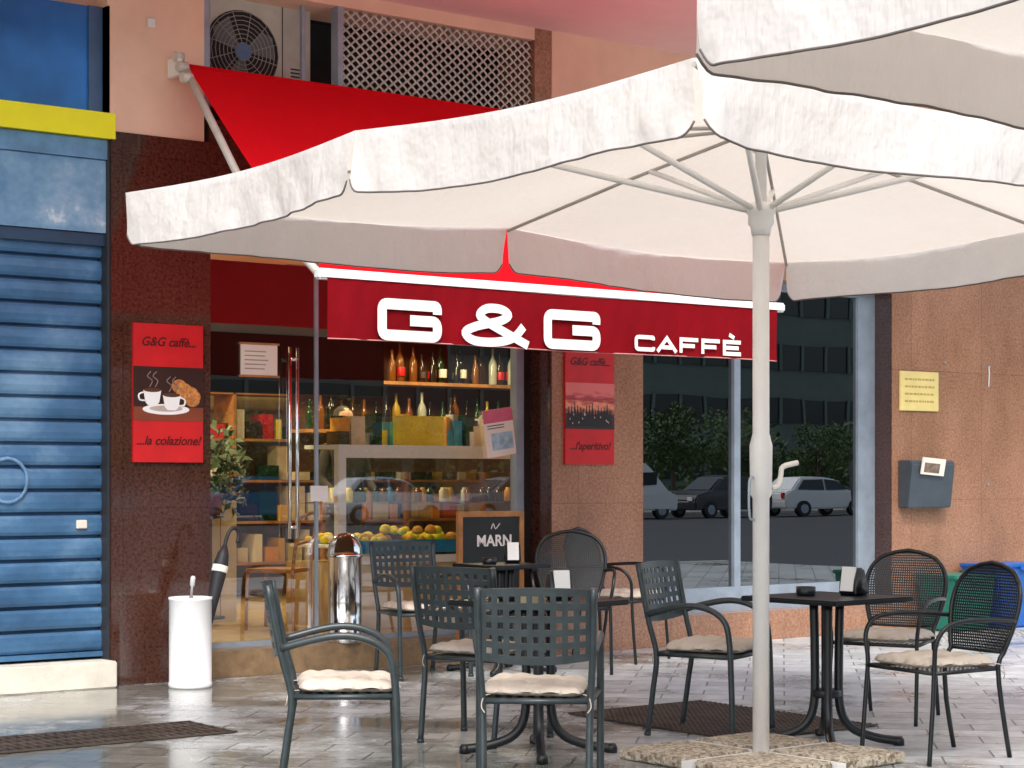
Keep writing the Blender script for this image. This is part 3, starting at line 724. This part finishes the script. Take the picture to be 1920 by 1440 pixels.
# ------------------------------------------------------------ furniture
def panel_mesh(name,nx,ny,fmap,hole=.62,border=.5,skip=None):
    def cuts(n):
        x=border; out=[0]
        for i in range(n):
            out+= [x,x+hole]; x+=1
        out.append(x-(1-hole)+border)
        m=out[-1]; return [o/m for o in out]
    U=cuts(nx); V=cuts(ny); bm=bmesh.new()
    vs=[[bm.verts.new(fmap(u,v)) for u in U] for v in V]
    for j in range(len(V)-1):
        for i in range(len(U)-1):
            if i%2==1 and j%2==1: continue
            bm.faces.new((vs[j][i],vs[j][i+1],vs[j+1][i+1],vs[j+1][i]))
    return tomesh(bm,name)
def cushion_mesh(w,d,h):
    bm=bmesh.new(); n=30; T=[];Bt=[]
    for j in range(n+1):
        r1=[];r2=[]
        for i in range(n+1):
            u=-1+2*i/n; v=-1+2*j/n
            k=(abs(u)**6+abs(v)**6)**(1/6) if (u or v) else 0
            mx=max(abs(u),abs(v)); s=(mx/k) if k>0 else 1
            s=.5+.5*s
            e=max(0,1-mx**5)**.5
            tuft=0
            for tu in (-.55,0,.55):
                for tv in (-.55,0,.55): tuft+=math.exp(-((u-tu)**2+(v-tv)**2)/.014)
            s*=1+.016*math.sin(u*11+v*7)
            r1.append(bm.verts.new((u*w*s,v*d*s,h*.35+h*.65*e*(1-.6*tuft)+.006*math.sin(u*9+v*5)*math.cos(v*8))))
            r2.append(bm.verts.new((u*w*s,v*d*s,h*.35-h*.35*e)))
        T.append(r1);Bt.append(r2)
    for j in range(n):
        for i in range(n):
            bm.faces.new((T[j][i],T[j][i+1],T[j+1][i+1],T[j+1][i])); bm.faces.new((Bt[j][i],Bt[j+1][i],Bt[j+1][i+1],Bt[j][i+1]))
    bmesh.ops.remove_doubles(bm,verts=bm.verts,dist=.0005)
    for f in bm.faces: f.smooth=True
    return tomesh(bm,'cushion')
bm=bmesh.new()
for s in (-1,1):
    tube(bm,[(s*.215,-.27,0),(s*.218,-.235,.25),(s*.222,-.215,.43),(s*.232,-.26,.62),(s*.236,-.315,.90)],.0155,8,4)
    tube(bm,[(s*.262,.235,0),(s*.262,.225,.3),(s*.262,.215,.50),(s*.262,.185,.615),(s*.262,.09,.675),(s*.26,-.05,.685),(s*.236,-.262,.635)],.0165,8,5)
    tube(bm,[(s*.258,.222,.43),(s*.222,-.215,.43)],.012,8)
    tube(bm,[(s*.215,-.27,-.0),(s*.215,-.269,.02)],.019,8); tube(bm,[(s*.262,.235,0),(s*.262,.235,.02)],.020,8)
tube(bm,[(-.258,.222,.43),(.258,.222,.43)],.012,8); tube(bm,[(-.222,-.215,.43),(.222,-.215,.43)],.012,8)
chA_frame=tomesh(bm,'armchair_frame')
def fA(u,v):
    x=(u-.5)*.466; z=.605+.29*v-.02*(1-(2*u-1)**2)*(1-v)+.008*(1-(2*u-1)**2)*v
    y=-.262-(.052)*(v)-.035*(1-(2*u-1)**2)
    return (x,y,z)
chA_panel=panel_mesh('panel',9,5,fA,.50,.62)
def fS(u,v): return ((u-.5)*(.44+.07*v),-.215+.437*v,.440)
ch_seat=panel_mesh('seat',9,8,fS,.5,.6)
cush=cushion_mesh(.225,.215,.06)
for me,mt in ((chA_frame,darkmetal),(chA_panel,darkmetal),(ch_seat,darkmetal),(cush,cushion_m)): me.materials.append(mt)
def place(name,x,y,face,sc=1):
    rz=math.atan2(face[1],face[0])-math.pi/2
    return group(name,(x,y,0),rz,sc)
def solid(o,t):
    m=o.modifiers.new('s','SOLIDIFY'); m.thickness=t
def ties(g,s=1):
    tubes('cushion_ties',[[(sx*.19,-.18,.455),(sx*.215,-.225,.45),(sx*.225,-.235,.41),(sx*.21,-.243,.385)] for sx in (-1,1)],.0025,cushion_m,g,smooth=4,seg=5)
def chairA(x,y,face,cus=True,sc=1,crot=0):
    g=place('perforated_metal_armchair',x,y,face,sc)
    obj('frame',chA_frame,None,g); o=obj('back_panel',chA_panel,None,g); solid(o,.006); o=obj('seat',ch_seat,None,g); solid(o,.004)
    if cus:
        c=obj('cushion',cush,None,g); c.location=(random.uniform(-.012,.012),.02,.444); c.rotation_euler=(R(random.uniform(-1,1)),R(random.uniform(-1,1)),R(crot)+R(90*random.randrange(4))); ties(g)
    return g
bm=bmesh.new()
def hwB(v):
    return .238*max(0,1-(abs((v-.5)/.5))**2.6)**.5 if v>.5 else .238-.05*((.5-v)/.5)**1.5
def yB(z): return -.225-(z-.44)*.24
nB=14
left=[(-hwB(i/nB),yB(.50+.43*i/nB)-.02,.50+.43*i/nB) for i in range(nB+1)]
right=[(-p[0],p[1],p[2]) for p in left[:-1]][::-1]
tube(bm,[(-.20,-.29,0),(-.2,-.24,.25)]+[(-.19,-.225,.44)]+left+right+[(.19,-.225,.44),(.2,-.24,.25),(.20,-.29,0)],.012,8,2)
for s in (-1,1):
    tube(bm,[(s*.25,.25,0),(s*.248,.225,.30),(s*.245,.215,.46),(s*.262,.215,.58),(s*.275,.15,.655),(s*.28,.0,.675),(s*.262,-.16,.67),(s*.236,-.29,.66)],.0115,8,5)
    tube(bm,[(s*.247,.217,.43),(s*.19,-.225,.43)],.010,8)
tube(bm,[(-.247,.217,.43),(.247,.217,.43)],.010,8); tube(bm,[(-.19,-.225,.43),(.19,-.225,.43)],.010,8)
tube(bm,[(-.19,yB(.5)-.02,.505),(0,yB(.5)-.05,.50),(.19,yB(.5)-.02,.505)],.008,8,4)
chB_frame=tomesh(bm,'round_frame')
def fB(u,v):
    z=.50+.43*v; hw=hwB(v*.995); q=2*u-1
    return (q*hw,yB(z)-.02-.03*(1-q*q)*(1-v*.6)*(hw/.238),z)
chB_panel=panel_mesh('mesh_back',34,30,fB,.5,.4)
def fS2(u,v): return ((u-.5)*(.38+.11*v),-.22+.437*v,.437)
chB_seat=panel_mesh('mesh_seat',14,14,fS2,.5,.5)
for me in (chB_frame,chB_panel,chB_seat): me.materials.append(blackmetal)
def chairB(x,y,face,cus=True,sc=1):
    g=place('round_back_mesh_armchair',x,y,face,sc)
    obj('frame',chB_frame,None,g); o=obj('mesh_back',chB_panel,None,g); solid(o,.003); obj('mesh_seat',chB_seat,None,g)
    if cus:
        c=obj('cushion',cush,None,g); c.location=(0,.015,.442); c.scale=(.95,1,1); c.rotation_euler=(0,0,R(random.uniform(-5,5))); ties(g)
    return g
chairA(-1.08,-4.42,(.80,-.50),crot=3)
chairA(-.518,-5.067,(.64,.77),crot=-4)
chairA(.361,-3.477,(.923,.394))
chairA(1.908,-.634,(-.155,-.986))
chairA(1.436,-4.036,(.394,-.923),crot=5)
chairB(1.753,-5.277,(-.986,.155),sc=1.0)
chairB(2.665,-4.149,(-.911,-.378))
chairB(2.906,-1.038,(-.602,-.799),cus=False,sc=1.04)
chairB(3.712,-.617,(.338,-.88),sc=1.04)
# indoor bistro set
def woodchair(x,y,face):
    g=place('wooden_cafe_chair',x,y,face); g.location.z=.18
    L=[]
    for s in (-1,1):
        L+=[[(s*.18,-.2,0),(s*.18,-.19,.45),(s*.17,-.25,.88)],[(s*.19,.19,0),(s*.18,.18,.45)]]
    L+=[[(-.17,-.25,.86),(0,-.28,.90),(.17,-.25,.86)],[(-.175,-.22,.66),(0,-.25,.68),(.175,-.22,.66)]]
    tubes('frame',L,.014,wood,g,smooth=3)
    box('seat',-.2,.2,-.2,.2,.44,.47,wood,g,.01)
woodchair(1.0,1.7,(1,.2)); woodchair(2.0,1.45,(-.6,.8))
def table(x,y,s=.62,rz=0,h=.75):
    g=group('square_cafe_table',(x,y,0),rz)
    t=s/2
    box('top',-t,t,-t,t,h-.025,h,blackmetal,g,.008)
    box('top_plate',-.12,.12,-.12,.12,h-.04,h-.0255,blackmetal,g)
    L=[]
    for k in range(4):
        a=R(45+90*k); c,s_=math.cos(a),math.sin(a)
        L.append([(c*.065,s_*.065,h-.04),(c*.06,s_*.06,.45),(c*.065,s_*.065,.20),(c*.12,s_*.12,.09),(c*.24,s_*.24,.04),(c*.36,s_*.36,.022)])
        lathe('foot_cap',[(.028,0),(.028,.03),(.018,.045)],blackmetal,g,12,(c*.36,s_*.36,0))
    tubes('pedestal_tubes',L,.023,blackmetal,g,smooth=5,seg=10)
    lathe('lower_collar',[(.07,.24),(.075,.25),(.075,.27),(.07,.28)],blackmetal,g,20)
table(.28,-4.04,.64,R(10)); table(1.626,-4.681,.62,R(4)); table(2.495,-.765,.5)
napkin=simple('napkin_white',(.86,.85,.82),.8,var=.03)
def dispenser(x,y,z,face):
    g=place('napkin_dispenser',x,y,face,1.1); g.location.z=z
    bm=bmesh.new(); pr=[(-.055,0),(.055,0),(.05,.06),(.025,.125),(-.02,.13),(-.05,.06)]
    a=[bm.verts.new((-.05,p[0],p[1])) for p in pr]; b2=[bm.verts.new((.05,p[0],p[1])) for p in pr]
    for i in range(6): bm.faces.new((a[i],a[(i+1)%6],b2[(i+1)%6],b2[i]))
    bm.faces.new(a); bm.faces.new(b2[::-1]); bmesh.ops.bevel(bm,geom=bm.edges[:],offset=.01,segments=3,affect='EDGES')
    obj('body',tomesh(bm,'nd'),blackmetal,g,True)
    bm=bmesh.new(); bm_box(bm,-.036,.036,.048,.060,.012,.125); o=obj('napkins',tomesh(bm,'np'),napkin,g); o.rotation_euler=(R(10),0,0)
def ashtray(x,y,z):
    g=group('ashtray',(x,y,z)); lathe('bowl',[(.045,0),(.05,.01),(.05,.045),(.043,.045),(.04,.012),(.002,.01)],blackmetal,g,20)
dispenser(1.78,-4.72,.75,(-.98,-.1)); ashtray(1.58,-4.58,.75)
dispenser(.36,-4.10,.75,(-.3,-.9)); ashtray(.14,-3.98,.75)
dispenser(2.60,-.75,.75,(-.5,-.85)); ashtray(2.38,-.78,.75)

tr=group('chrome_trash_can',(1.757,.10,.18))
lathe('body',[(.118,0),(.125,.01),(.125,.05),(.12,.055),(.12,.60),(.127,.605),(.127,.63)],chrome,tr,36)
bm=bmesh.new(); seg=36; rings=[]
for j in range(8):
    t=j/7*math.pi/2; rings.append([bm.verts.new((.125*math.cos(t)*math.cos(2*math.pi*k/seg)+0,.125*math.cos(t)*math.sin(2*math.pi*k/seg),.63+.15*math.sin(t))) for k in range(seg)])
for j in range(7):
    for k in range(seg):
        ang=(k+.5)*360/seg
        if 195<ang<275 and j<4: continue
        f=bm.faces.new((rings[j][k],rings[j][(k+1)%seg],rings[j+1][(k+1)%seg],rings[j+1][k])); f.smooth=True
bmesh.ops.remove_doubles(bm,verts=bm.verts,dist=.001)
obj('dome_lid',tomesh(bm,'dome'),chrome,tr)
lathe('inner',[(.11,.60),(.11,.63),(.02,.64)],wood,tr)

us=group('umbrella_stand',(.30,-.36,0))
lathe('cylinder',[(.135,0),(.14,.01),(.14,.03),(.136,.035),(.136,.56),(.14,.565),(.14,.58),(.128,.58),(.125,.05),(.01,.04)],simple('stand_white',(.90,.90,.89),.3,var=.02),us,36)
um=group('folded_umbrella',(.33,-.40,.10)); um.rotation_euler=(R(-4),R(16),R(0))
umc=simple('umbrella_black',(.015,.015,.018),.6)
lathe('canopy',[(.006,.0),(.02,.15),(.035,.45),(.046,.62),(.050,.70),(.038,.78),(.016,.84)],umc,um,12)
lathe('strap',[(.051,.66),(.052,.665),(.052,.70),(.050,.705)],paper,um,12)
tubes('handle',[[(0,0,.82),(0,0,.89),(.015,0,.95),(.05,0,.97),(.08,0,.94),(.085,0,.88)]],.013,umc,um,smooth=5)
um2=group('folded_umbrella',(.26,-.34,.05)); um2.rotation_euler=(R(4),R(4),0)
lathe('canopy',[(.006,.0),(.03,.3),(.035,.48),(.012,.54)],simple('umbrella_grey',(.25,.18,.25),.6),um2,12)
lathe('knob',[(.008,.54),(.008,.60),(.016,.61),(.016,.66),(.01,.67)],simple('knob_grey',(.6,.6,.6),.4),um2,12)

cbd=group('chalkboard_sign',(0,0,0))
boxes('frame',[(2.60,3.20,-.10,-.07,1.06,1.10),(2.60,3.20,-.10,-.07,.42,.46),(2.60,2.64,-.10,-.07,.46,1.06),(3.16,3.20,-.10,-.07,.46,1.06),(2.60,2.64,-.10,-.07,0,.42),(3.16,3.20,-.10,-.07,0,.42)],wood,cbd)
box('board',2.64,3.16,-.09,-.075,.46,1.06,simple('slate',(.02,.025,.025),.7),cbd)
text('chalk_text','MARN',2.93,-.0925,.88,.115,cream,cbd,bold=.003)
bm=bmesh.new(); tube(bm,[(2.90,-.0925,.97),(2.92,-.0925,1.01),(2.94,-.0925,.97),(2.98,-.0925,1.01)],.004,6,3); obj('chalk_flourish',tomesh(bm,'cf'),cream,cbd)

# ------------------------------------------------------------ the other side of the street (seen in the glass)
ob=group('apartment_building')
bwall=simple('grey_green_render',(.15,.19,.165),.8,var=.12,scale=.5); wind=simple('window_dark',(.02,.03,.035),.15)
box('walls',-40,140,-90,-70,-.1,20,bwall,ob)
L=[];M=[]
for s in range(6):
    z=1.2+s*3.3
    L.append((-40,140,-69.98,-69.9,z,z+1.5))
    for i in range(90): M.append((-40+i*2,-39.8+i*2,-69.88,-69.8,z-.05,z+1.55))
boxes('window_bands',L,wind,ob); boxes('mullions',M,bwall,ob)
leafd=simple('foliage_dark',(.050,.095,.020),.7,var=.6,scale=2)
bm=bmesh.new()
for i in range(95): leafcloud(bm,(-10+i*1.2,-50+random.uniform(-.5,.5),random.uniform(.7,2.4)),1.7,100,.20)
obj('hedge',tomesh(bm,'hedge'),leafd)
bm=bmesh.new()
for k in range(11):
    c=Vector((random.gauss(0,1.5),random.gauss(0,1.5),4.8+random.uniform(-1.2,1.5))); leafcloud(bm,c,1.25,230,.17)
treel=tomesh(bm,'crown'); treel.materials.append(leafd)
bm=bmesh.new(); tube(bm,[(0,0,0),(.05,0,1.5),(0,.05,3),(0,0,4.6)],[.2,.17,.13,.08],8,2)
for k in range(6):
    a=k*1.05; tube(bm,[(0,0,2.6+.2*k),(.7*math.cos(a),.7*math.sin(a),3.6+.2*k),(1.4*math.cos(a),1.4*math.sin(a),4.6+.1*k)],[.07,.05,.03],6,2)
treet=tomesh(bm,'trunk'); treet.materials.append(simple('bark',(.10,.07,.05),.9))
for i in range(24):
    g=group('street_tree',(-5+i*4.0+random.uniform(-1.2,1.2),-47,0),random.random()*6,random.uniform(.48,.62)); obj('crown',treel,None,g); obj('trunk',treet,None,g)
def car(x,y,rz,c,van=False):
    g=group('parked_van' if van else 'parked_car',(x,y,-.12),rz)
    pm=simple('car_paint',c,.25,var=.02)
    low=[(-2.0,.3),(-2.05,.62),(-1.95,.80),(-1.2,.98),(1.75,1.0),(2.0,.9),(2.05,.6),(2.0,.3)]
    if van: top=[(-1.5,.95),(-.9,1.7),(-.5,2.0),(2.3,2.05),(2.4,.6),(2.4,.3),(-2.0,.3),(-2.05,.8)]
    else: top=[(-1.15,.94),(-.45,1.42),(.1,1.50),(1.2,1.46),(1.72,1.0),(1.72,.94)]
    def ext(name,pr,hw,hw2,m,zmid):
        bm=bmesh.new()
        a=[bm.verts.new((p[0],-(hw if p[1]<zmid else hw2),p[1])) for p in pr]; b2=[bm.verts.new((p[0],(hw if p[1]<zmid else hw2),p[1])) for p in pr]
        n=len(pr)
        for i in range(n): bm.faces.new((a[i],a[(i+1)%n],b2[(i+1)%n],b2[i]))
        bm.faces.new(a); bm.faces.new(b2[::-1]); bmesh.ops.bevel(bm,geom=bm.edges[:],offset=.05,segments=2,affect='EDGES')
        obj(name,tomesh(bm,name),m,g)
    def sidewin(pr,hb,ht):
        bm=bmesh.new()
        for s in (-1,1):
            bm.faces.new([bm.verts.new((p[0],s*(hb+(ht-hb)*(p[1]-1.0)/.42),p[1])) for p in pr])
        obj('side_window',tomesh(bm,'sw'),wind,g)
    if van: ext('body',top,.95,.88,pm,1.2); boxes('side_windows',[(-1.0,-.35,-.96,.96,1.2,1.65)],wind,g)
    else:
        ext('body',low,.85,.83,pm,.9); ext('cabin',top,.80,.66,pm,1.1)
        sidewin([(-.98,1.03),(-.40,1.38),(.12,1.42),(.12,1.03)],.82,.70); sidewin([(.2,1.03),(.2,1.42),(1.1,1.38),(1.45,1.03)],.82,.70)
        bm=bmesh.new(); bm.faces.new([bm.verts.new(p) for p in ((-1.16,-.66,1.0),(-1.16,.66,1.0),(-.52,.56,1.41),(-.52,-.56,1.41))]); obj('windscreen',tomesh(bm,'ws'),wind,g)
    for wx in (-1.3,1.25):
        for wy in (-.82,.82):
            bm=bmesh.new(); tube(bm,[(wx,wy-.1,.31),(wx,wy+.1,.31)],.31,20); obj('wheel',tomesh(bm,'w'),black,g)
            bm=bmesh.new(); tube(bm,[(wx,wy-.11,.31),(wx,wy+.11,.31)],.18,14); obj('hubcap',tomesh(bm,'hc'),alu,g)
    boxes('headlights',[(-2.07,-2.0,-.7,-.45,.62,.76),(-2.07,-2.0,.45,.7,.62,.76)],white_m,g); boxes('tail_lights',[(2.0,2.07,-.75,-.6,.7,.9),(2.0,2.07,.6,.75,.7,.9)],redm,g)
for i in range(16):
    c=(.05,.20,.40) if i in (4,) else ((.06,.06,.07) if i in (2,8,13) else ((.3,.32,.34) if i in (6,) else (.87,.87,.87)))
    car(4+i*4.9,-40,R(180 if i%2 else 0)+R(random.uniform(-8,8)),c,van=(i in (7,)))
boxes('guard_railing',[(-10,90,-44.05,-44.0,.75,.8),(-10,90,-44.05,-44.0,.4,.43)]+[(-10+i*2,-9.95+i*2,-44.05,-44.0,0,.75) for i in range(50)],concrete)

# ------------------------------------------------------------ light, world, camera
el,az=R(52),R(215)
wd=bpy.data.worlds.new('World'); scene.world=wd; wd.use_nodes=True; nt=wd.node_tree
bg=nt.nodes['Background']; sky=N(nt,'ShaderNodeTexSky'); sky.sky_type='NISHITA'; sky.sun_disc=False
sky.sun_elevation=el; sky.sun_rotation=az; sky.air_density=1; sky.dust_density=3
hs_=N(nt,'ShaderNodeHueSaturation'); hs_.inputs['Saturation'].default_value=.55; hs_.inputs['Value'].default_value=2.3
nt.links.new(sky.outputs[0],hs_.inputs['Color']); nt.links.new(hs_.outputs[0],bg.inputs[0]); bg.inputs[1].default_value=.15
sd=bpy.data.lights.new('sun','SUN'); sd.energy=2.2; sd.angle=R(16); sd.color=(1,.99,.97)
so=bpy.data.objects.new('sun',sd); COL.objects.link(so)
d=Vector((math.sin(az)*math.cos(el),math.cos(az)*math.cos(el),math.sin(el)))
so.rotation_euler=d.to_track_quat('Z','Y').to_euler()
cd=bpy.data.cameras.new('camera'); cd.sensor_width=36; cd.lens=67.5; cd.shift_y=175/1920; cd.clip_end=600; cd.clip_start=.1
co=bpy.data.objects.new('camera',cd); COL.objects.link(co); co.location=(-5.481,-11.47,1.35); co.rotation_euler=(R(90),0,R(-37))
scene.camera=co
scene.view_settings.view_transform='Standard'; scene.view_settings.look='None'; scene.view_settings.exposure=0
